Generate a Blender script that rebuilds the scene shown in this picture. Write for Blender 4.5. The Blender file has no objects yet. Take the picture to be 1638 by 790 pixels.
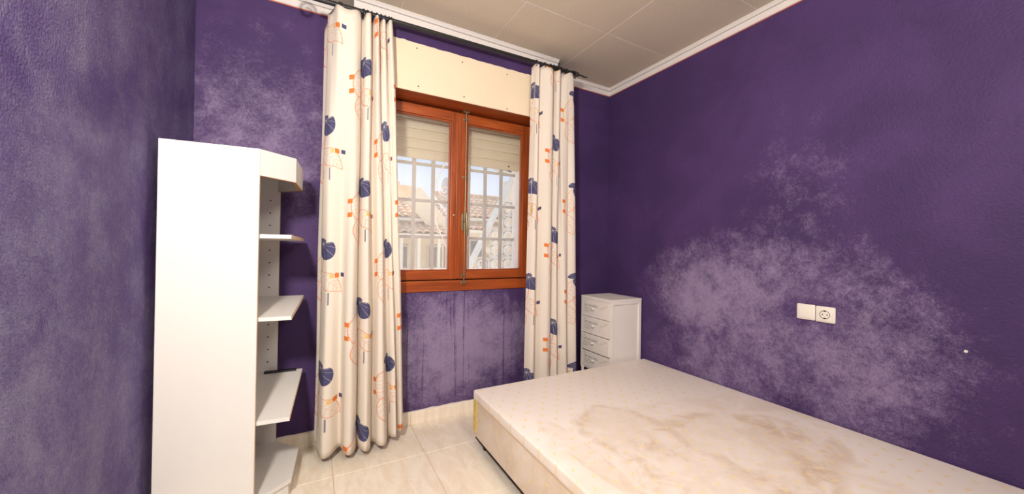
import bpy, bmesh, math, random
from mathutils import Vector, Matrix
random.seed(7)
S = bpy.context.scene
C = S.collection

# ------------------------------------------------------------------ camera
cam = bpy.data.cameras.new('camera'); cam.sensor_width = 36.0; cam.lens = 36*582.14/1638; cam.clip_start = 0.02
cam_o = bpy.data.objects.new('camera', cam); C.objects.link(cam_o); S.camera = cam_o
R_ = Vector((0.87841491, -0.47759721, 0.01697514)); U_ = Vector((-0.01647348, 0.00523884, 0.99985058)); F_ = Vector((0.47761478, 0.87856329, 0.00326581))
cam_o.matrix_world = Matrix(((R_.x, U_.x, -F_.x, 0.5568), (R_.y, U_.y, -F_.y, -2.4399), (R_.z, U_.z, -F_.z, 1.1805), (0, 0, 0, 1)))
# ------------------------------------------------------------------ world, sun, lamps, exposure
w = bpy.data.worlds.new('world'); S.world = w; w.use_nodes = True
wn = w.node_tree.nodes; wl = w.node_tree.links
bgn = wn['Background']
geo = wn.new('ShaderNodeTexCoord'); sep = wn.new('ShaderNodeSeparateXYZ'); ramp = wn.new('ShaderNodeValToRGB')
wl.new(geo.outputs['Generated'], sep.inputs[0]); wl.new(sep.outputs['Z'], ramp.inputs[0]); wl.new(ramp.outputs[0], bgn.inputs[0])
ramp.color_ramp.elements[0].position = 0.0; ramp.color_ramp.elements[0].color = (.76, .82, .95, 1)
ramp.color_ramp.elements[1].position = 0.6; ramp.color_ramp.elements[1].color = (.42, .60, .95, 1)
bgn.inputs[1].default_value = 1.15
def sun(name, d, energy, angle, col):
    l = bpy.data.lights.new(name, 'SUN'); l.energy = energy; l.angle = math.radians(angle); l.color = col
    o = bpy.data.objects.new(name, l); C.objects.link(o)
    o.rotation_euler = Vector(d).to_track_quat('-Z', 'Y').to_euler()
    return o
sun('hazy_sun', (-.60, -.72, -.36), 16.0, 50, (1, .96, .90))
def point_lamp(name, loc, power, radius, col):
    l = bpy.data.lights.new(name, 'POINT'); l.energy = power; l.shadow_soft_size = radius; l.color = col
    o = bpy.data.objects.new(name, l); C.objects.link(o); o.location = loc
    return o
def spot(name, loc, at, power, radius, size, col):
    l = bpy.data.lights.new(name, 'SPOT'); l.energy = power; l.shadow_soft_size = radius; l.color = col; l.spot_size = math.radians(size); l.spot_blend = 1.0
    o = bpy.data.objects.new(name, l); C.objects.link(o); o.location = loc
    o.rotation_euler = (Vector(at) - Vector(loc)).to_track_quat('-Z', 'Y').to_euler()
    return o
spot('lamp_light', (.10, -2.45, 1.95), (1.45, 0, 1.55), 215, .09, 172, (1, .935, .855))
point_lamp('fill_light', (1.3, -2.75, 2.2), 52, .20, (1, .94, .85))  # added soft fill behind the camera, not a fitting of the room
S.view_settings.view_transform = 'Standard'; S.view_settings.look = 'None'; S.view_settings.gamma = 1; S.view_settings.use_curve_mapping = False
S.view_settings.exposure = 0.0

W = 2.846; HC = 2.60; HM = 2.545; YF = -3.30
# ------------------------------------------------------------------ node helpers
class X:
    def __init__(s, nt, k): s.nt = nt; s.k = k
    def m(s, op, *a, clamp=False):
        n = s.nt.nodes.new('ShaderNodeMath'); n.operation = op; n.use_clamp = clamp
        for i, v in enumerate((s,) + a):
            if isinstance(v, X): s.nt.links.new(v.k, n.inputs[i])
            else: n.inputs[i].default_value = float(v)
        return X(s.nt, n.outputs[0])
    def __add__(s, o): return s.m('ADD', o)
    def __sub__(s, o): return s.m('SUBTRACT', o)
    def __mul__(s, o): return s.m('MULTIPLY', o)
    def __truediv__(s, o): return s.m('DIVIDE', o)
    __radd__ = __add__; __rmul__ = __mul__
    def __rsub__(s, o): return s.m('MULTIPLY', -1).m('ADD', o)
    def abs(s): return s.m('ABSOLUTE')
    def min(s, o): return s.m('MINIMUM', o)
    def max(s, o): return s.m('MAXIMUM', o)
    def sqrt(s): return s.m('SQRT')
    def floor(s): return s.m('FLOOR')
    def mod(s, o): return s.m('FLOORED_MODULO', o)
    def sin(s): return s.m('SINE')
    def at2(s, o): return s.m('ARCTAN2', o)
    def lt(s, o, soft): return ((s.__rsub__(o) if not isinstance(o, X) else o - s)/soft + .5).m('ADD', 0, clamp=True)
    def sm(s, a, b):
        n = s.nt.nodes.new('ShaderNodeMapRange'); n.interpolation_type = 'SMOOTHSTEP'
        s.nt.links.new(s.k, n.inputs[0]); n.inputs[1].default_value = a; n.inputs[2].default_value = b
        return X(s.nt, n.outputs[0])
class Mat:
    def __init__(s, name, rough=.6, spec=.4):
        s.m = bpy.data.materials.new(name); s.m.use_nodes = True; s.nt = s.m.node_tree
        s.b = s.nt.nodes['Principled BSDF']; s.b.inputs['Roughness'].default_value = rough
        s.b.inputs['Specular IOR Level'].default_value = spec
    def coord(s, kind='Object'):
        t = s.nt.nodes.new('ShaderNodeTexCoord'); return t.outputs[kind]
    def pos(s):
        return s.nt.nodes.new('ShaderNodeNewGeometry').outputs['Position']
    def sep(s, k):
        n = s.nt.nodes.new('ShaderNodeSeparateXYZ'); s.nt.links.new(k, n.inputs[0]); return [X(s.nt, n.outputs[i]) for i in range(3)]
    def scale(s, k, v):
        n = s.nt.nodes.new('ShaderNodeMapping'); s.nt.links.new(k, n.inputs[0]); n.inputs['Scale'].default_value = v; return n.outputs[0]
    def noise(s, k, sc, det=4, rough=.55, dist=0):
        n = s.nt.nodes.new('ShaderNodeTexNoise'); s.nt.links.new(k, n.inputs['Vector'])
        n.inputs['Scale'].default_value = sc; n.inputs['Detail'].default_value = det; n.inputs['Roughness'].default_value = rough; n.inputs['Distortion'].default_value = dist
        return X(s.nt, n.outputs['Fac'])
    def mix(s, f, a, b):
        n = s.nt.nodes.new('ShaderNodeMix'); n.data_type = 'RGBA'
        if isinstance(f, X): s.nt.links.new(f.k, n.inputs[0])
        else: n.inputs[0].default_value = f
        for i, v in ((6, a), (7, b)):
            if isinstance(v, tuple): n.inputs[i].default_value = (*v[:3], 1)
            else: s.nt.links.new(v, n.inputs[i])
        return n.outputs[2]
    def col(s, k):
        if isinstance(k, tuple): s.b.inputs['Base Color'].default_value = (*k, 1)
        else: s.nt.links.new(k, s.b.inputs['Base Color'])
    def bump(s, h, strength=.3, dist=.01):
        n = s.nt.nodes.new('ShaderNodeBump'); s.nt.links.new(h.k, n.inputs['Height']); n.inputs['Strength'].default_value = strength; n.inputs['Distance'].default_value = dist
        s.nt.links.new(n.outputs[0], s.b.inputs['Normal'])
def srgb(r, g, b):
    f = lambda c: (c/255/12.92 if c/255 <= .04045 else ((c/255+.055)/1.055)**2.4)
    return (f(r), f(g), f(b))
def plain(name, c, rough=.6, spec=.4, var=.06, scale=6, metal=0, bump=0, bscale=60):
    M = Mat(name, rough, spec); k = M.coord()
    n = M.noise(k, scale, 5)
    dk = tuple(v*(1-var*2) for v in c); lt = tuple(min(1, v*(1+var)) for v in c)
    M.col(M.mix(n, dk, lt)); M.b.inputs['Metallic'].default_value = metal
    if bump: M.bump(M.noise(k, bscale, 3), bump, .004)
    return M.m

# --- paint: worn violet
VIO = srgb(66, 46, 92); VIO2 = srgb(77, 54, 103); CHALK = srgb(162, 146, 178)
def violet(name, maskf, base=VIO, base2=VIO2, chalk=CHALK, bump=.35, bs=90, streak=False, fine=.5):
    M = Mat(name, .62, .3); k = M.pos(); x, y, z = M.sep(k)
    big = M.noise(k, 2.3, 6, .6, .4); mid = M.noise(k, 9, 6, .65, .3); fin = M.noise(k, 55, 5, .7)
    a = maskf(M, k, x, y, z)
    spk = M.noise(k, 160, 3, .6)
    wv = (a*1.0 + (big - .5)*.9 + (mid - .5)*1.1 + (fin-.5)*.9 + (spk-.5)*.7)
    wear = wv.sm(.25, 1.25)
    base_c = M.mix(big.sm(.35, .65), base, base2)
    M.col(M.mix(wear*.80, base_c, chalk))
    h = M.noise(k, bs, 3, .55)
    M.bump(h, bump, .012)
    return M.m
def gauss(u, v, cu, cv, ru, rv):
    d = ((u-cu)/ru)*((u-cu)/ru) + ((v-cv)/rv)*((v-cv)/rv)
    return d.sqrt().sm(1.15, .05)
def mask_right(M, k, x, y, z):
    a = gauss(y, z, -.95, .92, .72, .50)*.95
    d = gauss(y, z, -1.25, .55, 1.15, .80)*.66
    b = gauss(y, z, -1.42, 1.35, .42, .66)*.5
    c = gauss(y, z, -1.80, .80, .42, .55)*.42
    clean = gauss(y, z, -1.53, .86, .20, .14)*.4
    return (a.max(d) + b + c - clean).m('MINIMUM', 1.0)
def mask_left(M, k, x, y, z):
    s = M.noise(M.scale(k, (1, 2.2, .8)), 2.4, 5, .6)
    return s*.75 + .12 + gauss(y, z, -1.2, .7, .5, .9)*.22
def mask_back(M, k, x, y, z):
    up = gauss(x, z, .28, 1.80, .60, .80)*.72
    dn = gauss(x, z, 1.45, .48, 1.0, .62)
    stre = M.noise(M.scale(k, (26, 1, .5)), 1.0, 4, .6)
    drip = stre.sm(.66, .54)
    return up.max(dn*(drip*.5 + .55)*1.05)
m_right = violet('worn_violet_paint_right', mask_right)
m_left = violet('worn_violet_stipple_left', mask_left, base=srgb(84, 64, 126), base2=srgb(102, 86, 142), chalk=srgb(150, 146, 176), bump=.9, bs=140)
m_back = violet('worn_violet_paint_back', mask_back)
m_front = violet('violet_paint_plain', lambda M, k, x, y, z: z*0 + .1)
m_white = plain('white_melamine', srgb(230, 227, 221), .38, .4, .01)
m_edge = plain('beige_edge_banding', srgb(222, 196, 166), .5, .3, .05)
m_chip = plain('raw_chipboard', srgb(190, 140, 85), .8, .2, .2, 180)
m_cove = plain('white_plaster_coving', srgb(226, 220, 214), .6, .3, .02)
m_red = plain('terracotta_paint_edge', srgb(214, 120, 88), .8, .2, .15, 60)
m_panel = plain('cream_board', srgb(240, 222, 192), .6, .3, .03, 5)
m_black = plain('black_iron', (.018, .018, .018), .42, .5, .2, 40)
m_dark = plain('dark_hole', (.02, .016, .014), .8, .2, .05)
m_brass = plain('aged_brass', srgb(150, 136, 106), .48, .5, .15, 40, .85)
m_plastic = plain('cream_plastic', srgb(242, 236, 224), .35, .5, .01)
m_shut = plain('cream_shutter_slat', srgb(226, 216, 188), .5, .4, .02)
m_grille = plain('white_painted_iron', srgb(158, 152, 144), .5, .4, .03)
m_plaster = plain('white_outer_render', srgb(236, 230, 222), .85, .2, .05, 14, 0, .5, 40)
m_drawer = plain('white_painted_wood', srgb(243, 236, 228), .55, .3, .02)
m_print = plain('grey_print', srgb(128, 124, 120), .7, .2, .05)
m_stamp = plain('tan_print', srgb(212, 200, 176), .7, .2, .05)
m_wooden = plain('pale_turned_wood', srgb(232, 190, 110), .5, .4, .05)
def wood_mat(name, axis):
    M = Mat(name, .35, .5); k = M.coord()
    sc = [26, 26, 26]; sc[axis] = 1.6
    g = M.noise(M.scale(k, sc), 1.0, 6, .65, .6)
    b = M.noise(k, 3, 3)
    c1 = M.mix(g.sm(.3, .7), srgb(128, 56, 20), srgb(180, 90, 38))
    M.col(M.mix(b.sm(.35, .7)*.5, c1, srgb(164, 74, 28)))
    M.bump(g, .12, .003)
    return M.m
m_wood_x = wood_mat('varnished_pine_across', 0); m_wood_z = wood_mat('varnished_pine_upright', 2)
def floor_mat():
    M = Mat('cream_marbled_tile', .28, .45); k = M.pos()
    g = M.noise(M.scale(k, (7, 2.2, 1)), 2.5, 8, .68, .8); f = M.noise(k, 90, 3); d = M.noise(k, 22, 6, .7)
    c = M.mix(g.sm(.3, .72), srgb(252, 244, 228), srgb(240, 224, 200))
    c = M.mix(d.sm(.58, .75)*.28, c, srgb(216, 186, 154))
    c = M.mix(f.sm(.68, .8)*.35, c, srgb(170, 140, 112))
    M.col(c); return M.m
m_floor = floor_mat()
m_grout = plain('sand_grout', srgb(196, 176, 150), .9, .1, .08, 20)
def ceil_mat():
    M = Mat('speckled_ceiling_board', .85, .15); k = M.pos()
    f = M.noise(k, 220, 3, .7); g = M.noise(k, 3, 3)
    c = M.mix(f.sm(.4, .68), srgb(206, 192, 172), srgb(234, 222, 204))
    M.col(c); M.bump(f, .35, .003); return M.m
m_ceil = ceil_mat()
def glass_mat():
    M = Mat('dusty_window_glass'); nt = M.nt
    out = nt.nodes['Material Output']
    tr = nt.nodes.new('ShaderNodeBsdfTransparent'); tr.inputs[0].default_value = (.97, .97, .97, 1)
    gl = nt.nodes.new('ShaderNodeBsdfGlossy'); gl.inputs['Roughness'].default_value = .45
    df = nt.nodes.new('ShaderNodeBsdfTranslucent'); df.inputs[0].default_value = (.95, .88, .78, 1)
    k = M.coord(); n = M.noise(M.scale(k, (3, 3, 1.2)), 3, 6, .7)
    m1 = nt.nodes.new('ShaderNodeMixShader'); m2 = nt.nodes.new('ShaderNodeMixShader')
    nt.links.new((n*.09 + .02).k, m1.inputs[0]); nt.links.new(tr.outputs[0], m1.inputs[1]); nt.links.new(df.outputs[0], m1.inputs[2])
    m2.inputs[0].default_value = .04; nt.links.new(m1.outputs[0], m2.inputs[1]); nt.links.new(gl.outputs[0], m2.inputs[2])
    nt.links.new(m2.outputs[0], out.inputs[0]); return M.m
m_glass = glass_mat()

# --- printed curtain cloth (UV in metres of cloth)
NAVY = srgb(86, 86, 122); ORNG = srgb(240, 132, 62); YELL = srgb(248, 206, 128); LINE = srgb(238, 164, 124); CLOTH = srgb(241, 231, 217)
def curtain_mat():
    M = Mat('printed_cotton', .85, .1); nt = M.nt
    u, v, _ = M.sep(M.coord('UV'))
    CU, PV = .235, .68
    c = (u/CU).floor(); par = c.mod(2)
    p = u - (c + .5)*CU; q = (v + par*(PV/2)).mod(PV) - .50
    def ell(cx, cy, rx, ry, rot=0):
        a, b = p - cx, q - cy
        if rot:
            cr, sr = math.cos(rot), math.sin(rot); a, b = a*cr + b*sr, b*cr - a*sr
        return ((a/rx)*(a/rx) + (b/ry)*(b/ry)).sqrt()
    def vein(ox, oy, n, wd, off=0):
        a, b = p - ox, q - oy
        r = (a*a + b*b).sqrt(); th = b.at2(a)
        return ((th*n + off).sin().abs()*r).lt(wd, .0016)
    def box(cx, cy, hx, hy):
        return (p - cx).abs().lt(hx, .0015)*(q - cy).abs().lt(hy, .0015)
    # navy leaf: big fan lobe and small round lobe
    big = ell(.014, .042, .043, .054, .20).lt(1, .04)*(q - .082).lt(0, .003); small = ell(-.020, .086, .037, .021, .25).lt(1, .06)
    leaf = big.max(small)
    leaf = leaf*(1 - vein(-.002, .078, 6.5, .0026, .2))
    # orange outlined leaves
    def lens(cx, cy, rx, ry, rot):
        a, b = p - cx, q - cy
        cr, sr = math.cos(rot), math.sin(rot); a, b = a*cr + b*sr, b*cr - a*sr
        e = a.abs()/rx + (b/ry)*(b/ry)
        vn = ((b + a.abs()*.9)*(math.pi/.026)).sin().abs().lt(.16, .12)
        mid = a.abs().lt(.0007, .0012)
        return (e - 1).abs().lt(.0022/rx, .002/rx).max(vn.max(mid)*e.lt(.97, .02)*.75)
    ln = lens(-.050, -.040, .046, .100, -.30).max(lens(.030, -.135, .040, .085, .75)).max(lens(-.050, -.205, .038, .080, .25))
    stem = (box(.028, -.225, .0026, .034)).max(((p - .0 - (q - .05)*.35).abs().lt(.0016, .0014))*((q - .03).abs().lt(.028, .002)))
    org = box(.066, -.105, .0115, .0125).max(box(-.105, -.03, .0105, .0125)).max(box(-.105, -.105, .0105, .0125))
    nav = box(.094, -.100, .0095, .011)
    yel = box(.040, -.105, .009, .010)
    weave = M.noise(M.coord('UV'), 380, 2)
    k = M.mix(weave.sm(.3, .7)*.25, CLOTH, srgb(240, 226, 208))
    k = M.mix(ln*.9, k, LINE); k = M.mix(yel, k, YELL); k = M.mix(org, k, ORNG); k = M.mix(leaf.max(nav).max(stem*.8), k, NAVY)
    M.col(k)
    tl = nt.nodes.new('ShaderNodeBsdfTranslucent'); nt.links.new(k, tl.inputs[0])
    mx = nt.nodes.new('ShaderNodeMixShader'); mx.inputs[0].default_value = .14
    nt.links.new(M.b.outputs[0], mx.inputs[1]); nt.links.new(tl.outputs[0], mx.inputs[2])
    nt.links.new(mx.outputs[0], nt.nodes['Material Output'].inputs[0])
    M.bump(weave, .08, .001)
    return M.m
m_curt = curtain_mat()

# --- damask bed fabric with stains
def bed_mat(name, side=False):
    M = Mat(name, .55, .3); k = M.pos(); x, y, z = M.sep(k)
    a, b = (y, z) if side else (x, y)
    G = .062
    row = (b/G).floor(); a2 = a + row.mod(2)*(G*.75)
    ci = (a2/(G*1.5)).floor(); par = (ci + row).mod(2)
    p = a2 - (ci + .5)*(G*1.5); q = b - (row + .5)*G
    ang = par*1.25 - .35
    ca, sa = ang.m('COSINE'), ang.sin()
    pr, qr = p*ca + q*sa, q*ca - p*sa
    dash = pr.abs().lt(.0125, .002)*qr.abs().lt(.0052, .002)
    n1 = M.noise(k, 3.2, 5, .6, .5); n2 = M.noise(k, 11, 4, .6, .5); n3 = M.noise(k, 1.4, 3)
    def ring(cx, cy, rx, ry, s):
        d = (((x-cx)/rx)*((x-cx)/rx) + ((y-cy)/ry)*((y-cy)/ry)).sqrt() + (n1-.5)*1.15 + (n2-.5)*.25
        edge = (d - 1).abs().sm(.24, 0.0)*(n2.sm(.35, .6)*.8 + .2)
        return (d.sm(1.06, .75)*.26*(n2.sm(.3, .65)*.7 + .6) + edge*.62)*s
    st = ring(1.86, -1.22, .20, .24, 1).max(ring(2.10, -1.55, .48, .30, 1.0)).max(ring(1.55, -1.25, .06, .30, .6)).max(ring(2.02, -1.20, .60, .14, .35)).max(ring(1.80, -1.68, .3, .22, .9))
    st = (st + n1.sm(.45, .68)*y.sm(-1.0, -1.5)*.35).m('MINIMUM', 1)
    if side: st = n1.sm(.34, .66)*.55 + .22
    c = M.mix(n3.sm(.3, .7)*.3, srgb(250, 241, 232), srgb(244, 232, 218))
    c = M.mix((st*.75).m('MINIMUM', .8), c, srgb(204, 170, 124))
    c = M.mix(dash*.7, c, srgb(248, 224, 164))
    M.col(c); M.bump(M.noise(k, 60, 3), .08, .002)
    return M.m
m_bed = bed_mat('stained_damask_top'); m_bed_s = bed_mat('stained_damask_side', True)
m_foam = plain('torn_yellow_foam', srgb(232, 206, 120), .95, .1, .25, 45, 0, .8, 60)

# ------------------------------------------------------------------ mesh helpers
def wloc(o):
    v = Vector((0, 0, 0))
    while o: v += o.location; o = o.parent
    return v
def mk(name, verts, faces, mat, parent=None, smooth=False, local=False, uv=None):
    off = Vector((0, 0, 0)) if (parent is None or local) else wloc(parent)
    me = bpy.data.meshes.new(name); me.from_pydata([tuple(Vector(v) - off) for v in verts], [], faces); me.update()
    if uv:
        l = me.uv_layers.new(name='UVMap')
        for lp in me.loops: l.data[lp.index].uv = uv[lp.vertex_index]
    if mat: me.materials.append(mat)
    if smooth: me.polygons.foreach_set('use_smooth', [True]*len(me.polygons))
    o = bpy.data.objects.new(name, me); C.objects.link(o); o.parent = parent
    return o
def fromobj(name, src, parent=None):
    o = src.copy(); C.objects.link(o); o.name = name; o.parent = parent; return o
BF = [(0, 3, 2, 1), (4, 5, 6, 7), (0, 1, 5, 4), (1, 2, 6, 5), (2, 3, 7, 6), (3, 0, 4, 7)]
def bv(x0, x1, y0, y1, z0, z1):
    return [(x0, y0, z0), (x1, y0, z0), (x1, y1, z0), (x0, y1, z0), (x0, y0, z1), (x1, y0, z1), (x1, y1, z1), (x0, y1, z1)]
class G:
    def __init__(s): s.v = []; s.f = []
    def add(s, v, f):
        n = len(s.v); s.v += list(v); s.f += [tuple(i+n for i in q) for q in f]; return s
    def box(s, *a): return s.add(bv(*a), BF)
    def prism(s, pts, z0, z1):
        n = len(pts); v = [(a, b, z0) for a, b in pts] + [(a, b, z1) for a, b in pts]
        return s.add(v, [tuple(range(n-1, -1, -1)), tuple(range(n, 2*n))] + [(i, (i+1) % n, (i+1) % n + n, i+n) for i in range(n)])
    def extr(s, pts, A, B, fn):
        n = len(pts); v = [fn(A, a, b) for a, b in pts] + [fn(B, a, b) for a, b in pts]
        return s.add(v, [tuple(range(n)), tuple(range(2*n-1, n-1, -1))] + [(i+n, (i+1) % n + n, (i+1) % n, i) for i in range(n)])
    def tube(s, path, r, n=8, caps=True):
        P = [Vector(p) for p in path]; base = len(s.v); ref = None
        rs = r if isinstance(r, (list, tuple)) else [r]*len(P)
        for i, p in enumerate(P):
            t = (P[min(i+1, len(P)-1)] - P[max(i-1, 0)]).normalized()
            if ref is None: ref = t.orthogonal().normalized()
            a = (ref - t*ref.dot(t)).normalized(); ref = a; b = t.cross(a)
            for j in range(n):
                th = 2*math.pi*j/n; s.v.append(tuple(p + (a*math.cos(th) + b*math.sin(th))*rs[i]))
        for i in range(len(P)-1):
            for j in range(n):
                k = (j+1) % n; s.f.append((base+i*n+j, base+i*n+k, base+(i+1)*n+k, base+(i+1)*n+j))
        if caps:
            s.f.append(tuple(base+j for j in range(n-1, -1, -1))); s.f.append(tuple(base+(len(P)-1)*n+j for j in range(n)))
        return s
    def lathe(s, prof, origin, axis='z', n=16):
        base = len(s.v); ox, oy, oz = origin
        for r, h in prof:
            for j in range(n):
                t = 2*math.pi*j/n; a, b = r*math.cos(t), r*math.sin(t)
                s.v.append({'z': (ox+a, oy+b, oz+h), 'y': (ox+a, oy+h, oz+b), 'x': (ox+h, oy+a, oz+b)}[axis])
        for i in range(len(prof)-1):
            for j in range(n):
                k = (j+1) % n; s.f.append((base+i*n+j, base+i*n+k, base+(i+1)*n+k, base+(i+1)*n+j))
        s.f.append(tuple(base+j for j in range(n-1, -1, -1))); s.f.append(tuple(base+(len(prof)-1)*n+j for j in range(n)))
        return s
    def ob(s, name, mat, parent=None, smooth=False, local=False, bev=0, seg=2):
        o = mk(name, s.v, s.f, mat, parent, False, local)
        bm = bmesh.new(); bm.from_mesh(o.data)
        if bev:
            bmesh.ops.bevel(bm, geom=[e for e in bm.edges if len(e.link_faces) == 2 and e.calc_face_angle(0) > .5], offset=bev, segments=seg, affect='EDGES', profile=.5)
        bmesh.ops.recalc_face_normals(bm, faces=bm.faces); bm.to_mesh(o.data); bm.free()
        if smooth:
            o.data.polygons.foreach_set('use_smooth', [True]*len(o.data.polygons)); o.data.set_sharp_from_angle(angle=.7)
        return o
def thing(name, label, cat, loc=(0, 0, 0), group=None, rz=0):
    o = bpy.data.objects.new(name, None); C.objects.link(o); o.location = loc; o.rotation_euler = (0, 0, rz); o.empty_display_size = .05
    return tag(o, label, cat, group)
def tag(o, label, cat, group=None):
    o['label'] = label; o['category'] = cat
    if group: o['group'] = group
    return o
def struct(o, label=None):
    o['kind'] = 'structure'
    if label: o['label'] = label
    return o

# ================================================================== SETTING
# floor with separate tiles
fl = struct(G().box(-.2, W+.2, YF-.2, .25, -.12, -.004).ob('floor', m_grout), 'cream marbled tile floor with thin grout lines')
TP = .474
xs = sorted([1.135 + TP*k for k in range(-4, 6)]); ys = sorted([-.38 - .478*k for k in range(-1, 8)])
for i in range(len(xs)-1):
    for j in range(len(ys)-1):
        x0, x1 = max(xs[i]+.001, 0), min(xs[i+1]-.001, W); y0, y1 = max(ys[j]+.001, YF), min(ys[j+1]-.001, 0)
        if x1 - x0 < .02 or y1 - y0 < .02: continue
        g = G(); e = .0015
        v = [(x0, y0, -.01), (x1, y0, -.01), (x1, y1, -.01), (x0, y1, -.01), (x0, y0, -e), (x1, y0, -e), (x1, y1, -e), (x0, y1, -e), (x0+e, y0+e, 0), (x1-e, y0+e, 0), (x1-e, y1-e, 0), (x0+e, y1-e, 0)]
        g.add(v, [(0, 1, 5, 4), (1, 2, 6, 5), (2, 3, 7, 6), (3, 0, 4, 7), (4, 5, 9, 8), (5, 6, 10, 9), (6, 7, 11, 10), (7, 4, 8, 11), (8, 9, 10, 11)])
        g.ob('floor_tile', m_floor, fl)
# ceiling with boards
ce = struct(G().box(-.2, W+.2, YF-.2, .25, HC+.0014, HC+.15).ob('ceiling', m_cove), 'speckled square ceiling boards with pale joints')
CT = .618
cxs = [1.605 + CT*k for k in range(-3, 4)]; cys = [-.632 + CT*k for k in range(-5, 3)]
for i in range(len(cxs)-1):
    for j in range(len(cys)-1):
        x0, x1 = max(cxs[i]+.0022, .001), min(cxs[i+1]-.0022, W-.001); y0, y1 = max(cys[j]+.0022, YF+.001), min(cys[j+1]-.0022, -.001)
        if x1 - x0 < .02 or y1 - y0 < .02: continue
        e = .0012; z = HC
        v = [(x0, y0, z+.008), (x1, y0, z+.008), (x1, y1, z+.008), (x0, y1, z+.008), (x0, y0, z+e), (x1, y0, z+e), (x1, y1, z+e), (x0, y1, z+e), (x0+e, y0+e, z), (x1-e, y0+e, z), (x1-e, y1-e, z), (x0+e, y1-e, z)]
        G().add(v, [(4, 5, 1, 0), (5, 6, 2, 1), (6, 7, 3, 2), (7, 4, 0, 3), (8, 9, 5, 4), (9, 10, 6, 5), (10, 11, 7, 6), (11, 8, 4, 7), (11, 10, 9, 8)]).ob('ceiling_board', m_ceil, ce)
# walls
WX0, WX1, WZ0, WZ1 = .85, 2.04, .875, 2.30
g = G(); g.box(-.2, WX0, 0, .24, 0, HC); g.box(WX1, W+.2, 0, .24, 0, HC); g.box(WX0, WX1, 0, .24, 0, WZ0); g.box(WX0, WX1, 0, .24, WZ1, HC)
struct(g.ob('wall_back', m_back), 'worn violet wall around the window')
struct(G().box(-.2, 0, YF, 0, 0, HC).ob('wall_left', m_left), 'worn violet stippled wall beside the shelf unit')
struct(G().box(W, W+.2, YF, 0, 0, HC).ob('wall_right', m_right), 'worn violet wall behind the bed with chalky scuffs')
struct(G().box(-.2, W+.2, YF-.2, YF, 0, HC).ob('wall_front', m_front), 'plain violet wall behind the viewer')
BX0, BX1, BY = .77, 2.115, -.17
struct(G().box(BX0, BX1, BY, 0, 2.15, HC).ob('wall_shutter_box', m_back), 'violet shutter box projecting over the window')
# coving
prof = [(0, -.056), (.007, -.056), (.010, -.051), (.018, -.027), (.011, -.025), (.011, -.020), (.023, -.020), (.033, -.006), (.036, -.005), (.036, 0), (0, 0)]
def cove(n, A, B, fn, label):
    o = G().extr(prof, A, B, fn).ob('trim_%d' % n, m_cove); struct(o, label)
    G().extr([(0, -.060), (.003, -.060), (.003, -.054), (0, -.054)], A, B, fn).ob('paint_edge', m_red, o)
cove(1, 0, BX0, lambda t, d, h: (t, -d, HC+h), 'white coving left of the shutter box')
cove(2, BX0-.036, BX1+.036, lambda t, d, h: (t, BY-d, HC+h), 'white coving along the shutter box')
cove(3, BX1, W, lambda t, d, h: (t, -d, HC+h), 'white coving right of the shutter box')
cove(4, YF, 0, lambda t, d, h: (W-d, t, HC+h), 'white coving along the right wall')
cove(5, YF, 0, lambda t, d, h: (d, t, HC+h), 'white coving along the left wall')
# baseboards of cut tile
def baseb(name, fn, a, b, cuts, label):
    p = struct(G().extr([(0, 0), (.008, 0), (.008, .078), (0, .078)], a, b, fn).ob(name, m_grout), label)
    cs = [a] + cuts + [b]
    for i in range(len(cs)-1):
        G().extr([(.001, .001), (.012, .001), (.012, .074), (.009, .080), (.001, .080)], cs[i]+.0007, cs[i+1]-.0007, fn).ob('skirting_tile', m_floor, p)
    # bare plaster line above the skirting
    g = G(); n = 60
    pts = [(a + (b-a)*i/n, .0845 + .007*random.random()) for i in range(n+1)]
    for i in range(n):
        (s0, h0), (s1, h1) = pts[i], pts[i+1]
        g.add([fn(s0, .0003, .08), fn(s1, .0003, .08), fn(s1, .0003, h1), fn(s0, .0003, h0), fn(s0, .002, .08), fn(s1, .002, .08), fn(s1, .002, h1), fn(s0, .002, h0)], BF)
    g.ob('bare_plaster_line', m_cove, p)
bx = [c for c in xs if 0 < c < W]
baseb('baseboard_back', lambda t, d, h: (t, -d, h), 0, W, bx, 'cream tile skirting under the window')
by = [c for c in ys if YF < c < 0]
baseb('baseboard_right', lambda t, d, h: (W-d, t, h), YF, -.013, [c for c in by if c < -.02], 'cream tile skirting behind the bed')
baseb('baseboard_left', lambda t, d, h: (d, t, h), YF, -.013, [c for c in by if c < -.02], 'cream tile skirting on the left wall')

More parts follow.
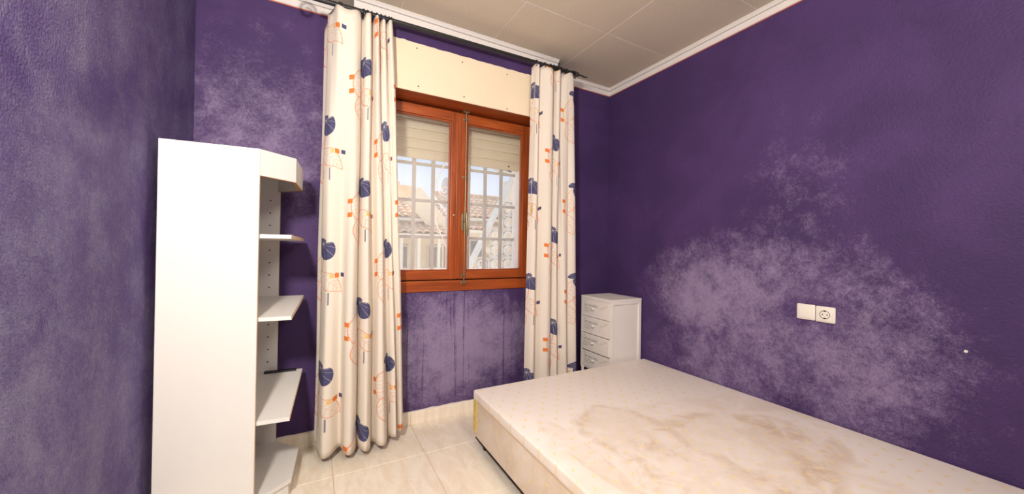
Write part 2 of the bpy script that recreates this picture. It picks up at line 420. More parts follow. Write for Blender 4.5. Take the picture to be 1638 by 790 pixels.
# ================================================================== WINDOW
wi = bpy.data.objects.new('window_1', None); C.objects.link(wi); wi.location = (1.445, 0, .875); struct(wi, 'varnished pine casement window with two sashes')
def wbox(name, a, mat, par, bev=.003): return G().box(*a).ob(name, mat, par, bev=bev)
ZB, ZT = .958, 2.124
fr = wbox('sill', (WX0, WX1, -.014, .07, .875, .950), m_wood_x, wi, .006)
wbox('sill_rebate', (WX0+.05, WX1-.05, .027, .07, .950, .985), m_wood_x, wi)
wbox('head_board', (BX0+.02, BX1-.02, BY+.004, .07, 2.138, 2.149), m_wood_x, wi, .001)
wbox('frame_head', (WX0, WX1, .027, .07, 2.100, 2.138), m_wood_x, wi)
wbox('frame_post', (WX0, WX0+.050, .027, .07, .950, 2.100), m_wood_z, wi)
wbox('frame_post', (WX1-.050, WX1, .027, .07, .950, 2.100), m_wood_z, wi)
for s, (a, b) in enumerate(((WX0+.030, 1.441), (1.444, WX1-.012))):
    sa = bpy.data.objects.new('sash', None); C.objects.link(sa); sa.parent = wi; sa.location = Vector((a, -.012, ZB)) - wi.location
    ia, ib = a+.062, b-.058 if s == 0 else b-.072
    if s == 1: ia = a+.060
    y0, y1 = -.016, .026
    wbox('stile', (a, ia, y0, y1, ZB, ZT), m_wood_z, sa); wbox('stile', (ib, b, y0, y1, ZB, ZT), m_wood_z, sa)
    wbox('rail', (ia, ib, y0, y1, ZB, 1.018), m_wood_x, sa); wbox('rail', (ia, ib, y0, y1, 2.060, ZT), m_wood_x, sa)
    e = .010
    for q in ((ia, ib, 1.018, 1.018+e), (ia, ib, 2.060-e, 2.060)): wbox('glazing_bead', (q[0], q[1], -.006, .016, q[2], q[3]), m_wood_x, sa, .002)
    for q in ((ia, ia+e), (ib-e, ib)): wbox('glazing_bead', (q[0], q[1], -.006, .016, 1.018+e, 2.060-e), m_wood_z, sa, .002)
    G().box(ia+.004, ib-.004, .006, .010, 1.022, 2.056).ob('pane', m_glass, sa)
    if s == 0:
        wbox('meeting_strip', (b-.018, b+.012, -.021, -.0155, ZB+.01, ZT-.01), m_wood_z, sa, .002)
        G().lathe([(.0045, 0), (.0045, -.002), (.003, -.003)], (1.408, -.016, 1.405), 'y', 10).ob('screw_cap', m_plastic, sa)
    else:
        for z in (1.15, 1.95): G().tube([(b+.004, -.022, z-.035), (b+.004, -.022, z+.035)], .006, 8).ob('hinge', m_brass, sa, True)
cb = bpy.data.objects.new('espagnolette_bolt', None); C.objects.link(cb); cb.parent = wi; cb.location = Vector((1.486, -.03, ZB)) - wi.location
bxx = 1.486
G().tube([(bxx, -.030, .925), (bxx, -.030, 2.128)], .0042, 8).ob('bolt_rod', m_brass, cb, True)
for z in (2.082, 1.675, .985): G().box(bxx-.020, bxx+.020, -.020, -.0155, z-.008, z+.008).box(bxx-.008, bxx+.008, -.037, -.019, z-.007, z+.007).ob('rod_guide', m_brass, cb, bev=.0015)
G().box(bxx-.018, bxx+.022, -.022, -.0135, .925, .945).box(bxx-.009, bxx+.009, -.040, -.020, .925, .938).ob('keeper', m_brass, cb, bev=.0015)
G().box(bxx-.025, bxx+.022, -.034, -.006, 2.126, 2.1375).ob('keeper', m_brass, cb, bev=.0015)
G().box(bxx-.020, bxx+.003, -.021, -.0155, 1.30, 1.42).box(bxx-.012, bxx+.012, -.044, -.020, 1.36, 1.425).ob('lever_housing', m_brass, cb, bev=.003)
G().tube([(bxx+.003, -.046, 1.42), (bxx+.006, -.054, 1.36), (bxx+.008, -.056, 1.30), (bxx+.007, -.052, 1.262)], [.010, .012, .011, .008], 10).ob('lever', m_brass, cb, True)
# outer reveal
for q in ((WX0-.001, WX0+.028, .072, .24), (WX1-.030, WX1+.001, .072, .24)):
    G().box(q[0], q[1], q[2], q[3], .87, 2.3).ob('reveal_side', m_plaster, wi)
G().box(WX0, WX1, .072, .26, .84, .874).ob('outer_sill', m_plaster, wi)
# roller shutter
sh = thing('roller_shutter', 'cream roller shutter half lowered behind the window panes', 'shutter', (1.445, .13, 1.80))
pt = .069
slat = [(-.007, 0), (-.010, .012), (-.0105, .03), (-.009, .044), (-.0075, .046), (-.0075, .050), (-.010, .052), (-.0095, .062), (-.006, pt-.003), (.006, pt-.003), (.010, .045), (.010, .02), (.006, 0)]
s0 = None
for i in range(7):
    z = 1.800 + i*pt
    if s0 is None:
        s0 = G().extr([(a, b) for a, b in slat], WX0+.03, WX1-.032, lambda t, a, b: (t, .13+a, 1.80+b)).ob('slat', m_shut, sh)
    else:
        o = s0.copy(); C.objects.link(o); o.parent = sh; o.location = (0, 0, i*pt)
G().lathe([(.006, 0), (.007, -.004), (.004, -.012)], (1.905, .12, 1.828), 'y', 10).ob('stop_peg', m_dark, sh)
# grille
gr = thing('window_grille', 'white iron window grille with scrollwork outside the panes', 'grille', (1.445, .21, .9))
for z in (1.782, 1.517, 1.252, .987): G().box(WX0+.026, WX1-.028, .200, .214, z-.011, z+.011).ob('cross_bar', m_grille, gr, bev=.002)
for k in range(-1, 7):
    x = 1.178 + .1395*k
    if WX0+.04 < x < WX1-.04: G().box(x-.0135, x+.0135, .186, .200, .88, 2.25).ob('upright_bar', m_grille, gr, bev=.002)
def spiral(cx, cz, r0, turns, a0, d, n=40):
    return [(cx + r0*(1-.82*i/n)*math.cos(a0 + d*turns*2*math.pi*i/n), .194, cz + r0*(1-.82*i/n)*math.sin(a0 + d*turns*2*math.pi*i/n)) for i in range(n+1)]
xr = 1.41
for sgn, zc in ((1, 1.60), (-1, 1.43)):
    tail = [(xr-.055, .194, zc + sgn*.01), (xr-.068, .194, zc+sgn*.05), (xr-.045, .194, zc+sgn*.12), (xr-.005, .194, zc+sgn*.20), (xr+.012, .194, zc+sgn*.25)]
    G().tube(spiral(xr, zc, .045, 1.6, math.pi, sgn), .005, 6).ob('scroll', m_plaster, gr, True)
    P = [Vector(t) for t in tail]; cur = []
    for i in range(len(P)-1):
        for t in range(6):
            t /= 6; p0, p1, p2, p3 = P[max(i-1, 0)], P[i], P[i+1], P[min(i+2, len(P)-1)]
            cur.append(.5*((2*p1) + (p2-p0)*t + (2*p0-5*p1+4*p2-p3)*t*t + (3*p1-p0-3*p2+p3)*t*t*t))
    cur.append(P[-1]); G().tube(cur, .005, 6).ob('scroll', m_plaster, gr, True)
# cover board of shutter box
cv = thing('shutter_box_cover', 'cream board screwed over the shutter box above the window', 'panel', (1.44, BY, 2.14))
g = G(); n = 48; x0, x1 = .80, 2.085
top = [(x0 + (x1-x0)*i/n, 2.437 + .004*(random.random()-.5) + (.004 if random.random() < .12 else 0)) for i in range(n+1)]
g.extr([(x0, 2.138)] + [(x1, 2.138)] + top[::-1], BY-.0005, BY-.006, lambda t, a, b: (a, t, b))
g.ob('board', m_panel, cv)
for x in (.86, 1.10, 1.40, 1.73, 2.03):
    for z in (2.165, 2.405): G().lathe([(.0045, 0), (.004, -.002), (.001, -.003)], (x + random.uniform(-.01, .01), BY-.0055, z + random.uniform(-.01, .01)), 'y', 8).ob('screw', m_dark, cv)

# ================================================================== CURTAINS
def rodz(x): return 2.480 + (x - .56)*.0125
RY = -.252
rod = thing('curtain_rod', 'black iron curtain rod with rings above the window', 'curtain rod', (1.4, RY, 2.49))
G().tube([(.52, RY, rodz(.52)), (2.275, RY, rodz(2.275))], .0132, 12).ob('pole', m_black, rod, True)
G().lathe([(.004, -.014), (.013, -.008), (.016, 0), (.013, .008), (.004, .014)], (2.285, RY, rodz(2.285)), 'x', 12).ob('finial_ball', m_black, rod, True)
G().tube([(2.29, RY, rodz(2.29)), (2.33, RY+.006, rodz(2.33)+.004), (2.345, RY+.002, rodz(2.34)-.002), (2.385, RY+.004, rodz(2.38))], [.006, .0045, .006, .003], 8).ob('finial_tail', m_black, rod, True)
G().tube([(.52 - .02, RY, rodz(.5))] + [(.46 + .042*(1-.75*i/30)*math.cos(.2+2*math.pi*1.35*i/30), RY, 2.480 + .042*(1-.75*i/30)*math.sin(.2+2*math.pi*1.35*i/30)) for i in range(31)], .006, 8).ob('finial_scroll', m_black, rod, True)
for x in (.815, 2.075):
    G().tube([(x, BY, rodz(x)-.004), (x, RY, rodz(x)-.006)], .007, 8).box(x-.012, x+.012, BY-.004, BY, rodz(x)-.03, rodz(x)+.02).ob('bracket', m_black, rod, bev=.001)
ring0 = None
def ring(x, tilt):
    global ring0
    if ring0 is None:
        g = G(); n, k = 16, 6; R, r = .0220, .0036
        for i in range(n):
            a = 2*math.pi*i/n
            for j in range(k):
                b = 2*math.pi*j/k; g.v.append((r*math.sin(b), (R + r*math.cos(b))*math.cos(a), (R + r*math.cos(b))*math.sin(a)))
        for i in range(n):
            for j in range(k): g.f.append((i*k+j, ((i+1) % n)*k+j, ((i+1) % n)*k+(j+1) % k, i*k+(j+1) % k))
        base = len(g.v); g.tube([(0, 0, -.0215), (0, 0, -.034)], .0022, 6)
        ring0 = g.ob('ring', m_black, rod, True, local=True); o = ring0
    else:
        o = ring0.copy(); C.objects.link(o)
    o.location = (x - 1.4, 0, rodz(x) - .0075 - 2.49); o.rotation_euler = (random.uniform(-.2, .2), 0, tilt)
for x in (.655, .668, .775, .795, .820, .845, .870, .893, .915, .930): ring(x, random.uniform(-.4, .4))
for x in (1.915, 1.985, 2.035, 2.06, 2.085, 2.105, 2.125, 2.18, 2.235, 2.262): ring(x, random.uniform(-.4, .4))

def cr(pts, n):
    """Catmull-Rom through plan points, returned as n+1 evenly spaced samples."""
    P = [Vector((a, b, 0)) for a, b in pts]; out = []
    for i in range(len(P)-1):
        p0, p1, p2, p3 = P[max(i-1, 0)], P[i], P[i+1], P[min(i+2, len(P)-1)]
        for k in range(24):
            t = k/24
            out.append(.5*((2*p1) + (p2-p0)*t + (2*p0-5*p1+4*p2-p3)*t*t + (3*p1-p0-3*p2+p3)*t*t*t))
    out.append(P[-1])
    L = [0]
    for i in range(1, len(out)): L.append(L[-1] + (out[i]-out[i-1]).length)
    res = []; j = 0
    for i in range(n+1):
        s = L[-1]*i/n
        while j < len(L)-2 and L[j+1] < s: j += 1
        f = (s-L[j])/max(1e-9, L[j+1]-L[j]); res.append(out[j].lerp(out[j+1], f))
    return res, L[-1]
def curtain(label, top, bot, zt, zb, uoff, voff, nm='curtain'):
    N, Mv = 420, 70
    A, la = cr(top, N); B, lb = cr(bot, N); L = (la+lb)/2*.66
    verts, uv, faces = [], [], []
    for j in range(Mv+1):
        t = j/Mv; te = t**.8
        for i in range(N+1):
            s = i/N
            p = A[i].lerp(B[i], te)
            wob = .006*math.sin(9*t + 14*s) * t*(1-t)*4
            y = p.y + wob; x = p.x + wob*.6
            z0, z1 = zt(s, A[i]), zb(s, B[i])
            verts.append((x, y, z0 + (z1-z0)*t)); uv.append((s*L + uoff, (1-t)*(2.44) + voff))
    for j in range(Mv):
        for i in range(N):
            a = j*(N+1)+i; faces.append((a, a+1, a+N+2, a+N+1))
    cx = sum(v[0] for v in verts)/len(verts)
    e = thing(nm, label, 'curtain', (cx, RY, .03), 'printed cotton curtains at the window')
    o = mk('panel', verts, faces, m_curt, e, True, uv=uv)
    md = o.modifiers.new('thickness', 'SOLIDIFY'); md.thickness = .0022; md.offset = 0
    return e
topL = [(.590, -.105), (.612, -.150), (.604, -.190), (.628, -.235), (.650, -.285), (.690, -.292), (.735, -.285), (.765, -.255), (.762, -.225), (.776, -.245), (.790, -.280), (.812, -.282), (.820, -.240), (.826, -.225), (.834, -.268), (.846, -.288), (.858, -.270), (.861, -.225), (.868, -.262), (.880, -.286), (.892, -.270), (.895, -.228), (.902, -.258), (.913, -.285), (.926, -.276), (.934, -.248)]
botL = [(.574, -.085), (.600, -.120), (.585, -.160), (.592, -.205), (.612, -.262), (.650, -.255), (.690, -.205), (.706, -.215), (.718, -.275), (.748, -.290), (.776, -.240), (.786, -.195), (.796, -.262), (.822, -.300), (.850, -.262), (.862, -.200), (.876, -.225), (.892, -.282), (.925, -.285), (.950, -.215), (.958, -.170), (.975, -.225), (.998, -.240), (1.004, -.190), (1.012, -.160), (1.030, -.205), (1.048, -.190)]
curtain('cream printed curtain hanging beside the white shelf unit', topL, botL,
        lambda s, p: rodz(p.x) - .022 - (.05 if s < .10 else 0)*(1 - s/.10 if s < .1 else 0) + .010*math.sin(s*40), lambda s, p: .050 + .008*math.sin(s*31) + (.03*max(0, (s-.85)/.15)), .03, .10)
topR = [(1.902, -.215), (1.914, -.262), (1.922, -.285), (1.932, -.262), (1.950, -.240), (1.985, -.268), (2.020, -.292), (2.045, -.280), (2.050, -.236), (2.058, -.222), (2.066, -.250), (2.072, -.285), (2.095, -.295), (2.112, -.262), (2.116, -.232), (2.132, -.236), (2.165, -.262), (2.205, -.270), (2.238, -.262), (2.250, -.225)]
botR = [(1.892, -.190), (1.912, -.240), (1.940, -.245), (1.965, -.200), (1.985, -.185), (2.005, -.235), (2.045, -.262), (2.090, -.230), (2.100, -.180), (2.112, -.225), (2.140, -.252), (2.165, -.215), (2.172, -.180), (2.188, -.235), (2.225, -.262), (2.262, -.215), (2.275, -.190), (2.300, -.225), (2.335, -.235), (2.352, -.200)]
curtain('cream printed curtain hanging between the window and the drawer chest', topR, botR,
        lambda s, p: rodz(p.x) - .024 + .012*math.sin(s*30), lambda s, p: .045 + .008*math.sin(s*27), .10, .33)
# pull cord with toggle
pc = thing('pull_cord', 'thin cord with a small wooden toggle beside the window', 'cord', (1.880, -.270, 1.42))
G().tube([(1.905, -.262, 2.46), (1.893, -.270, 2.0), (1.880, -.272, 1.50)], .0012, 6).ob('cord', m_plastic, pc)
G().lathe([(.002, .075), (.005, .065), (.0065, .03), (.006, .006), (.002, 0)], (1.880, -.272, 1.425), 'z', 10).ob('toggle', m_wooden, pc, True)

# ================================================================== SHELF UNIT (local frame, turned a little)
su = thing('shelf_unit', 'white angular shelf unit standing in the corner beside the window', 'shelf', (.028, -.575, 0), rz=math.radians(-4.0))
T_ = .016; LW = .545; DA = .325
def rb(name, a, mat=m_white, par=su, bev=.0008): return G().box(*a).ob(name, mat, par, local=True, bev=bev, seg=1)
HT = 1.578
for y0, nm in ((0.0, 'near'), (LW-T_, 'far')):
    sp = rb('side_panel', (0, DA-.0012, y0, y0+T_, 0, HT))
    rb('edge_band', (DA-.0012, DA, y0+.0005, y0+T_-.0005, 0, HT), m_edge, sp, 0)
hexo = [(0, T_), (DA+.002, T_), (.440, .135), (.440, LW-.135), (DA+.002, LW-T_), (0, LW-T_)]
G().prism(hexo, HT-.018-.002, HT-.002).ob('top_board', m_white, su, local=True)
def fascia(A, B, z0, z1, par, nm='fascia', th=T_):
    A, B = Vector(A), Vector(B); d = (B-A).normalized(); n = Vector((-d.y, d.x))
    pts = [A, B, B + n*th - d*0.0, A + n*th]
    o = G().prism([tuple(p) for p in pts], z0, z1).ob(nm, m_white, par, local=True)
    G().prism([tuple(p) for p in pts], z0-.0012, z0).ob('raw_edge', m_chip, o, local=True)
    return o
P1, P2, P3, P4 = (DA, .004), (.442, .130), (.442, LW-.130), (DA, LW-.004)
ZF = HT - .110
fascia(P1, P2, ZF, HT, su); fascia(P2, P3, ZF, HT, su); fascia(P3, P4, ZF, HT, su)
bot = G().prism([(0, T_), (DA, T_), (.446, .128), (.446, LW-.128), (DA, LW-T_), (0, LW-T_)], .080, .098).ob('bottom_board', m_white, su, local=True, bev=.0008, seg=1)
for A, B in (((DA-.012, .010), (.434, .132)), ((.434, .132), (.434, LW-.132)), ((.434, LW-.132), (DA-.012, LW-.010))):
    fascia(A, B, .001, .080, su, 'plinth')
def shelf(zn, zf, x1n, x1f, lab=None):
    th = .017; y0, y1 = T_+.004, LW-T_-.004
    pl = [(.004, y0), (x1n, y0), (x1f, y1), (.004, y1)]
    h = lambda y: zn + (zf-zn)*(y-y0)/(y1-y0)
    v = [(x, y, h(y)-th) for x, y in pl] + [(x, y, h(y)) for x, y in pl]
    o = G().add(v, BF).ob('shelf', m_white, su, local=True, bev=.0008, seg=1)
    a, b = pl[1], pl[2]
    v = [(a[0]-.0002, a[1], h(a[1])-th), (a[0]+.0012, a[1], h(a[1])-th), (b[0]+.0012, b[1], h(b[1])-th), (b[0]-.0002, b[1], h(b[1])-th)]
    v += [(x, y, z+th) for x, y, z in v]
    G().add(v, BF).ob('edge_band', m_edge, o, local=True)
    return o
shelf(1.222, 1.216, .440, .440); shelf(.868, .897, .446, .446); shelf(.428, .486, .446, .446)
g = G()
for z in [1.417 - .0675*k for k in range(18)]:
    for x in (DA-.045, .05):
        g.lathe([(.0040, 0), (.0040, -.0006)], (x, LW-T_-.0001, z), 'y', 8); g.lathe([(.0040, 0), (.0040, .0006)], (x, T_+.0001, z), 'y', 8)
g.ob('pin_holes', m_dark, su, local=True)['kind'] = 'stuff'
for x, z in ((.048, HT-.04), (.285, HT-.035)): G().lathe([(.006, 0), (.0055, -.0012)], (x, 0, z), 'y', 10).ob('cover_cap', m_plastic, su, local=True)
# thin black strip at the back of the lowest shelf
bs = tag(G().box(-.075, .075, -.011, .011, -.004, .004).ob('black_strip', m_black, None, bev=.0015), 'thin black strip at the back of the lowest movable shelf', 'strip')
R4 = Matrix.Rotation(math.radians(-4.0), 3, 'Z'); pp = R4 @ Vector((.352, LW-T_-.022, 0))
bs.location = (.020+pp.x, -.575+pp.y, .4895); bs.rotation_euler = (math.atan2(.058, .52), 0, math.radians(-4.0))

# ================================================================== BED BASE
bed = thing('bed_base', 'stained cream upholstered double bed base against the right wall', 'bed', (2.12, -1.4, 0))
BX, BE, BY0, BY1 = 1.402, W-.004, -.432, -2.345
def pad():
    bm = bmesh.new(); nx, ny = 30, 40
    o = G().box(BX, BE, BY1, BY0, .283, .336).ob('top_pad', m_bed, bed, True, bev=.011, seg=4)
    return o
pad()
box_ = G().box(BX+.006, BE-.01, BY1+.006, BY0-.006, .070, .2815).ob('upholstered_box', m_bed_s, bed, True, bev=.006, seg=2)
G().box(BX+.002, BE-.006, BY1+.004, BY0-.004, .279, .2845).ob('piping', m_edge, bed)
G().box(BX+.014, BE-.02, BY1+.014, BY0-.014, .052, .0702).ob('base_rail', m_dark, bed)
for x in (BX+.06, 2.12, BE-.06):
    for y in (BY0-.07, (BY0+BY1)/2, BY1+.07): G().lathe([(.018, 0), (.022, .01), (.026, .053)], (x, y, 0), 'z', 14).ob('leg', m_black, bed, True)
# torn corner showing foam
g = G(); rnd = random.Random(3); n = 14
for i in range(n):
    z = .098 + i*.0135; wd = .034 + .022*rnd.random(); wd2 = .018 + .02*rnd.random()
    x0 = BX + .0035 - .003*rnd.random(); y1 = BY0 - .0045 + .003*rnd.random()
    g.box(x0, x0+wd2, y1-wd, y1, z, z+.0142)
g.ob('torn_foam', m_foam, bed, bev=.002, seg=1)

# ================================================================== DRAWER CHEST
dc = thing('drawer_chest', 'narrow white wooden chest of four printed drawers in the corner', 'chest', (2.68, -.235, 0))
X0, X1, Y0, Y1, Z0, Z1 = 2.520, 2.836, -.405, -.055, .215, .803
G().box(X0, X1, Y0-.003, Y1+.003, Z1-.016, Z1).ob('top', m_drawer, dc, bev=.003)
for y in (Y0, Y1-.016):
    pn = G().box(X0+.012, X1-.012, y+(.009 if y == Y0 else .002), y+(.014 if y == Y0 else .007), Z0+.02, Z1-.016).ob('side_panel', m_drawer, dc)
    G().box(X0, X0+.026, y, y+.016, Z0, Z1-.016).ob('post', m_drawer, dc, bev=.0015); G().box(X1-.026, X1, y, y+.016, Z0, Z1-.016).ob('post', m_drawer, dc, bev=.0015)
    G().box(X0+.026, X1-.026, y, y+.016, Z1-.040, Z1-.016).ob('side_rail', m_drawer, dc, bev=.001); G().box(X0+.026, X1-.026, y, y+.016, Z0, Z0+.024).ob('side_rail', m_drawer, dc, bev=.001)
G().box(X1-.010, X1-.004, Y0+.016, Y1-.016, Z0, Z1-.016).ob('back_panel', m_drawer, dc)
G().box(X0+.012, X1-.010, Y0+.016, Y1-.016, Z0, Z0+.010).ob('bottom_panel', m_drawer, dc)
G().box(X0+.001, X0+.012, Y0+.016, Y1-.016, Z1-.028, Z1-.016).ob('front_rail', m_drawer, dc)
for x in (X0+.014, X1-.014):
    for y in (Y0+.014, Y1-.014): G().tube([(x, y, 0), (x, y, Z0+.002)], [.010, .013], 10).ob('leg', m_drawer, dc, True)
def text(name, s, size, mat, par, loc, ang=0, sx=1.0):
    cu = bpy.data.curves.new(name, 'FONT'); cu.body = s; cu.size = size; cu.extrude = .00015; cu.resolution_u = 2
    t = bpy.data.objects.new('tmp', cu); C.objects.link(t)
    dg = bpy.context.evaluated_depsgraph_get(); me = bpy.data.meshes.new_from_object(t.evaluated_get(dg)); bpy.data.objects.remove(t); bpy.data.curves.remove(cu)
    ca, sa = math.cos(ang), math.sin(ang)
    for v in me.vertices:
        a, b = v.co.x*sx, v.co.y; a, b = a*ca - b*sa, a*sa + b*ca
        # reading direction runs towards -y on a face looking towards -x
        v.co = Vector((loc[0] - .0003 - v.co.z, loc[1] - a, loc[2] + b)) - wloc(par)
    me.materials.clear(); me.materials.append(mat)
    bm = bmesh.new(); bm.from_mesh(me); bmesh.ops.recalc_face_normals(bm, faces=bm.faces); bm.to_mesh(me); bm.free()
    o = bpy.data.objects.new(name, me); C.objects.link(o); o.parent = par; return o
DP = .1365
for i in range(4):
    zt = .773 - i*DP; zb = zt - DP + .0045
    out = (.003, .0, .006, -.002)[i]; skew = (0, .002, -.004, .003)[i]
    xf = X0 + .001 - out
    dr = bpy.data.objects.new('drawer', None); C.objects.link(dr); dr.parent = dc; dr.location = Vector((xf, (Y0+Y1)/2, zb)) - dc.location
    z1 = zt - (.0, .0, .0, .006)[i]
    G().box(xf, xf+.010, Y0+.0185, Y1-.0185, zb, z1).ob('front_board', m_drawer, dr, bev=.0012)
    G().box(xf+.010, X1-.02, Y0+.024, Y1-.024, zb+.004, z1-.02).ob('tray', m_drawer, dr)
    yl = Y1 - .042
    G().lathe([(.004, 0), (.004, -.008), (.009, -.012), (.0115, -.018), (.009, -.024), (.003, -.027)], (xf, (Y0+Y1)/2+.012, (zb+z1)/2+.004), 'x', 14).ob('knob', m_plastic, dr, True)
    text('lettering', 'LIFE GROCERIES', .026, m_print, dr, (xf, yl, z1-.052), 0, .86)
    text('lettering', 'THE', .010, m_print, dr, (xf, yl, z1-.024))
    text('stamp', 'ORGANIC', .022, m_stamp, dr, (xf, Y0+.122, z1-.068), .42, .95)
    g = G()
    for r, (ln_, zz) in enumerate(((.105, .066), (.098, .080), (.06, .094))):
        y = yl
        while y > yl - ln_:
            wd = random.uniform(.005, .014); g.box(xf-.0005, xf-.0001, y-wd, y, z1-zz-.0022, z1-zz+.0012); y -= wd + .003
    g.ob('fine_print', m_print, dr)

# ================================================================== SOCKET, SWITCH, WALL PLUG
def plate(name, label, cat, yc, zc):
    t = thing(name, label, cat, (W, yc, zc))
    G().box(W-.010, W-.0004, yc-.0405, yc+.0405, zc-.0405, zc+.0405).ob('plate', m_plastic, t, True, bev=.006, seg=3)
    return t
t = plate('light_switch', 'cream square rocker switch left of the socket on the violet wall', 'switch', -1.496, .872)
G().box(W-.0145, W-.009, -1.496-.031, -1.496+.031, .872-.031, .872+.031).ob('rocker', m_plastic, t, True, bev=.002)
t = plate('wall_socket', 'cream square power socket right of the switch on the violet wall', 'socket', -1.5795, .8705)
yc, zc = -1.5795, .8705
G().box(W-.0135, W-.009, yc-.032, yc+.032, zc-.032, zc+.032).ob('cover', m_plastic, t, True, bev=.002)
G().lathe([(.0215, 0), (.0215, -.0012), (.0190, -.0018), (.0190, -.0005)], (W-.0135, yc, zc), 'x', 28).ob('rim', m_brass, t, True)
G().lathe([(.0188, 0), (.0188, -.0006)], (W-.0135, yc, zc), 'x', 28).ob('well', m_plastic, t)
for dy in (-.0095, .0095): G().lathe([(.0030, 0), (.0030, -.0008)], (W-.0140, yc+dy, zc), 'x', 10).ob('pin_hole', m_dark, t)
for dz in (-.0185, .0185): G().box(W-.0165, W-.0140, yc-.0045, yc+.0045, zc+dz-.0028, zc+dz+.0028).ob('earth_clip', m_dark, t)
pg = tag(G().lathe([(.0055, 0), (.005, -.003), (.002, -.0035)], (W-.0003, -2.032, .800), 'x', 10).ob('wall_plug', m_plastic, None, True), 'tiny white plug in the right wall above the bed', 'wall plug')

# ================================================================== OUTSIDE
m_cream = plain('cream_outer_render', srgb(250, 236, 212), .85, .2, .05, 14, 0, .5, 40)
m_ground = plain('pale_paving', srgb(214, 204, 190), .9, .1, .08, .8)
m_fac = plain('cream_facade', srgb(244, 222, 188), .9, .1, .04, .6)
m_fac2 = plain('pale_facade', srgb(240, 226, 204), .9, .1, .04, .6)
m_tile = plain('terracotta_roof_tile', srgb(240, 194, 158), .85, .2, .22, 2.2)
m_wdark = plain('dark_window_glass', srgb(110, 110, 116), .2, .5, .1)
m_dish = plain('dish_grey', srgb(206, 200, 196), .6, .3, .03)
struct(G().box(-30, 60, .45, 90, -1.2, -1.0).ob('ground', m_ground), 'pale paved street outside the window')
def roof(par, x0, x1, y0, z0, y1, z1, name='roof_tiles', pitch=.24):
    """corrugated barrel tiles from eave (y0,z0) to ridge (y1,z1) in stepped courses"""
    g = G(); nx = int((x1-x0)/pitch); rows = max(2, int(math.hypot(y1-y0, z1-z0)/.36)); seg = 6
    for r in range(rows):
        for e, (ta, lift) in enumerate(((r/rows, .045), ((r+1.05)/rows, 0))):
            for i in range(nx*seg+1):
                x = x0 + (x1-x0)*i/(nx*seg); h = .06*abs(math.sin(math.pi*i/seg))
                g.v.append((x, y0 + (y1-y0)*ta, z0 + (z1-z0)*ta + h + lift))
        b = len(g.v) - 2*(nx*seg+1); k = nx*seg+1
        for i in range(nx*seg): g.f.append((b+i, b+i+1, b+k+i+1, b+k+i))
    o = g.ob(name, m_tile, par); o['kind'] = 'stuff'
    md = o.modifiers.new('thickness', 'SOLIDIFY'); md.thickness = .03
    G().add([(x0, y0, z0-.12), (x1, y0, z0-.12), (x1, y1, z1-.12), (x0, y1, z1-.12), (x0, y0, z0-.02), (x1, y0, z0-.02), (x1, y1, z1-.02), (x0, y1, z1-.02)], BF).ob('roof_deck', m_fac2, par)
    return o
def win(par, x, z, wd, h, y):
    f = G().box(x-wd/2-.06, x+wd/2+.06, y-.05, y+.02, z-.06, z+h+.06).ob('window', m_fac2, par)
    G().box(x-wd/2, x+wd/2, y-.056, y-.048, z, z+h).ob('pane', m_wdark, f)
    g = G()
    for k in range(int(wd/.11)+1): g.box(x-wd/2+k*.11-.008, x-wd/2+k*.11+.008, y-.16, y-.144, z-.1, z+h+.1)
    g.box(x-wd/2-.03, x+wd/2+.03, y-.165, y-.14, z-.1, z-.08); g.box(x-wd/2-.03, x+wd/2+.03, y-.165, y-.14, z+h+.08, z+h+.1)
    g.ob('window_bars', m_wdark, f)
h1 = thing('cream_house', 'cream house with terracotta roof seen through the left pane', 'house', (3.6, 11, -1))
G().box(1.0, 4.9, 11, 15, -1, 2.25).ob('wall', m_fac, h1)
roof(h1, .8, 4.30, 10.75, 2.22, 13.2, 3.20)
G().extr([(3.9, 3.35), (5.15, 1.9), (4.2, 1.9), (3.45, 2.75), (3.7, 3.25)], 10.70, 10.95, lambda t, a, b: (a, t, b)).ob('gable', m_fac, h1)
roof(h1, 4.30, 5.20, 10.97, 2.10, 13.2, 3.25, 'side_tiles')
roof(h1, 1.0, 4.75, 9.6, 1.62, 10.9, 1.98, 'porch_tiles')
for x in (3.05, 3.62, 4.30): G().box(x-.05, x+.05, 9.65, 9.75, -1, 1.55).ob('porch_post', m_fac2, h1)
for x in (2.75, 3.28, 4.55): win(h1, x, .42, .46, .75, 11)
g = G().box(1.0, 4.9, 9.6, 9.68, .40, .46).box(1.0, 4.9, 9.6, 9.68, .10, .14)
for k in range(39): g.box(1.0+k*.1, 1.03+k*.1, 9.62, 9.66, .1, .42)
g.ob('balustrade', m_fac2, h1)
h2 = thing('tiled_house', 'house with terracotta roof seen through the right pane', 'house', (6.5, 11, -1))
G().box(5.45, 9.2, 11.2, 15, -1, 2.35).ob('wall', m_fac2, h2)
roof(h2, 5.25, 9.4, 10.9, 2.36, 13.6, 3.55)
G().tube([(5.25, 13.6, 3.62), (9.4, 13.6, 3.62)], .10, 8).ob('ridge', m_tile, h2)
roof(h2, 5.30, 9.2, 10.2, 1.85, 11.1, 2.12, 'lower_tiles')
win(h2, 6.3, .55, .5, .9, 11.2)
h3 = thing('far_building', 'far flat roofed building above the cream roof', 'building', (4.6, 20, -1))
G().box(3.6, 5.5, 18, 22, -1, 4.55).ob('wall', m_tile, h3); G().box(4.1, 4.7, 18.4, 19, 4.55, 4.8).ob('parapet', m_tile, h3)
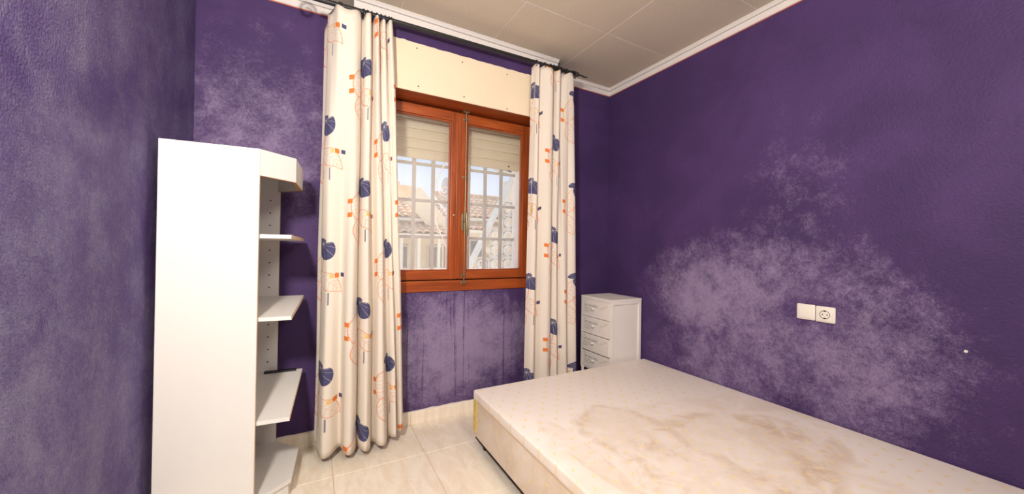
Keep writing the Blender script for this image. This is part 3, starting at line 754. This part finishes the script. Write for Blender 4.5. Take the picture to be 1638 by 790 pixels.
# stair parapet with lattice blocks
st = thing('stair_parapet', 'white outdoor stair parapet of pierced blocks rising to the right', 'stairs', (3.1, 3, -1))
ax, az, bx_, bz = 2.60, .58, 3.62, 2.58
sl = (bz-az)/(bx_-ax)
G().extr([(ax, az-.05), (bx_, bz-.05), (bx_, bz+.05), (ax, az+.05)], 2.94, 3.12, lambda t, a, b: (a, t, b)).ob('coping', m_cream, st)
G().box(3.56, 3.75, 2.9, 3.15, -1, 2.72).ob('end_post', m_cream, st)
B = .235
blk = None
for i in range(5):
    for j in range(12):
        cx, cz = 2.60 + B*(i+.5), -.62 + B*(j+.5)
        if cz + B*.45 > az + sl*(cx - B*.5 - ax) or cx > 3.56: continue
        if blk is None:
            g = G(); n = 16; bx0, bz0 = cx, cz
            for y0, y1 in ((2.97, 3.09),):
                ro, ri = .088, .052
                for k in range(n):
                    a0, a1 = 2*math.pi*k/n, 2*math.pi*(k+1)/n
                    q = [(cx+ro*math.cos(a0), cz+ro*math.sin(a0)), (cx+ro*math.cos(a1), cz+ro*math.sin(a1)), (cx+ri*math.cos(a1), cz+ri*math.sin(a1)), (cx+ri*math.cos(a0), cz+ri*math.sin(a0))]
                    v = [(a, y0, b) for a, b in q] + [(a, y1, b) for a, b in q]; g.add(v, BF)
                h = B/2
                g.box(cx-h, cx+h, y0, y1, cz-h, cz-h+.02); g.box(cx-h, cx+h, y0, y1, cz+h-.02, cz+h); g.box(cx-h, cx-h+.02, y0, y1, cz-h, cz+h); g.box(cx+h-.02, cx+h, y0, y1, cz-h, cz+h)
                for sx in (-1, 1):
                    for sz in (-1, 1): g.add([(cx+sx*h, y0, cz+sz*h), (cx+sx*(h-.075), y0, cz+sz*h), (cx+sx*h, y0, cz+sz*(h-.075)), (cx+sx*h, y1, cz+sz*h), (cx+sx*(h-.075), y1, cz+sz*h), (cx+sx*h, y1, cz+sz*(h-.075))], [(0, 1, 2), (3, 5, 4), (0, 3, 4, 1), (1, 4, 5, 2), (2, 5, 3, 0)])
            blk = g.ob('lattice_block', m_cream, st)
        else:
            o = blk.copy(); C.objects.link(o); o.parent = st; o.location = (cx-bx0, 0, cz-bz0)
G().box(2.60, 3.7, 2.95, 3.11, -1.0, -.62).ob('kerb', m_cream, st)
# satellite dish
ds = thing('satellite_dish', 'grey satellite dish on a mast beyond the grille scroll', 'satellite dish', (3.32, 6, -1))
g = G(); pr = [(.001, .06), (.10, .05), (.18, .025), (.25, -.02)]
n = 20
for r, d in pr:
    for j in range(n):
        a = 2*math.pi*j/n; g.v.append((3.32 + r*math.cos(a)*.55, 6 - .03 + d, 2.60 + r*1.0*math.sin(a)))
for i in range(3):
    for j in range(n): g.f.append((i*n+j, i*n+(j+1) % n, (i+1)*n+(j+1) % n, (i+1)*n+j))
o = g.ob('bowl', m_dish, ds, True); md = o.modifiers.new('thickness', 'SOLIDIFY'); md.thickness = .01
G().tube([(3.36, 6.06, -1), (3.36, 6.06, 2.6)], .02, 8).ob('mast', m_dish, ds)
G().tube([(3.36, 6.03, 2.45), (3.30, 5.75, 2.52), (3.29, 5.72, 2.58)], .012, 6).ob('feed_arm', m_dish, ds)
# eave corner of neighbouring house
ne = thing('neighbour_eave', 'terracotta eave corner of the neighbouring house beyond the stairs', 'house', (4.6, 4.5, -1))
G().box(4.50, 6.5, 4.6, 5.3, -1, 2.75).ob('wall', m_fac2, ne)
roof(ne, 4.18, 6.7, 4.3, 2.78, 5.3, 3.15, 'eave_tiles')
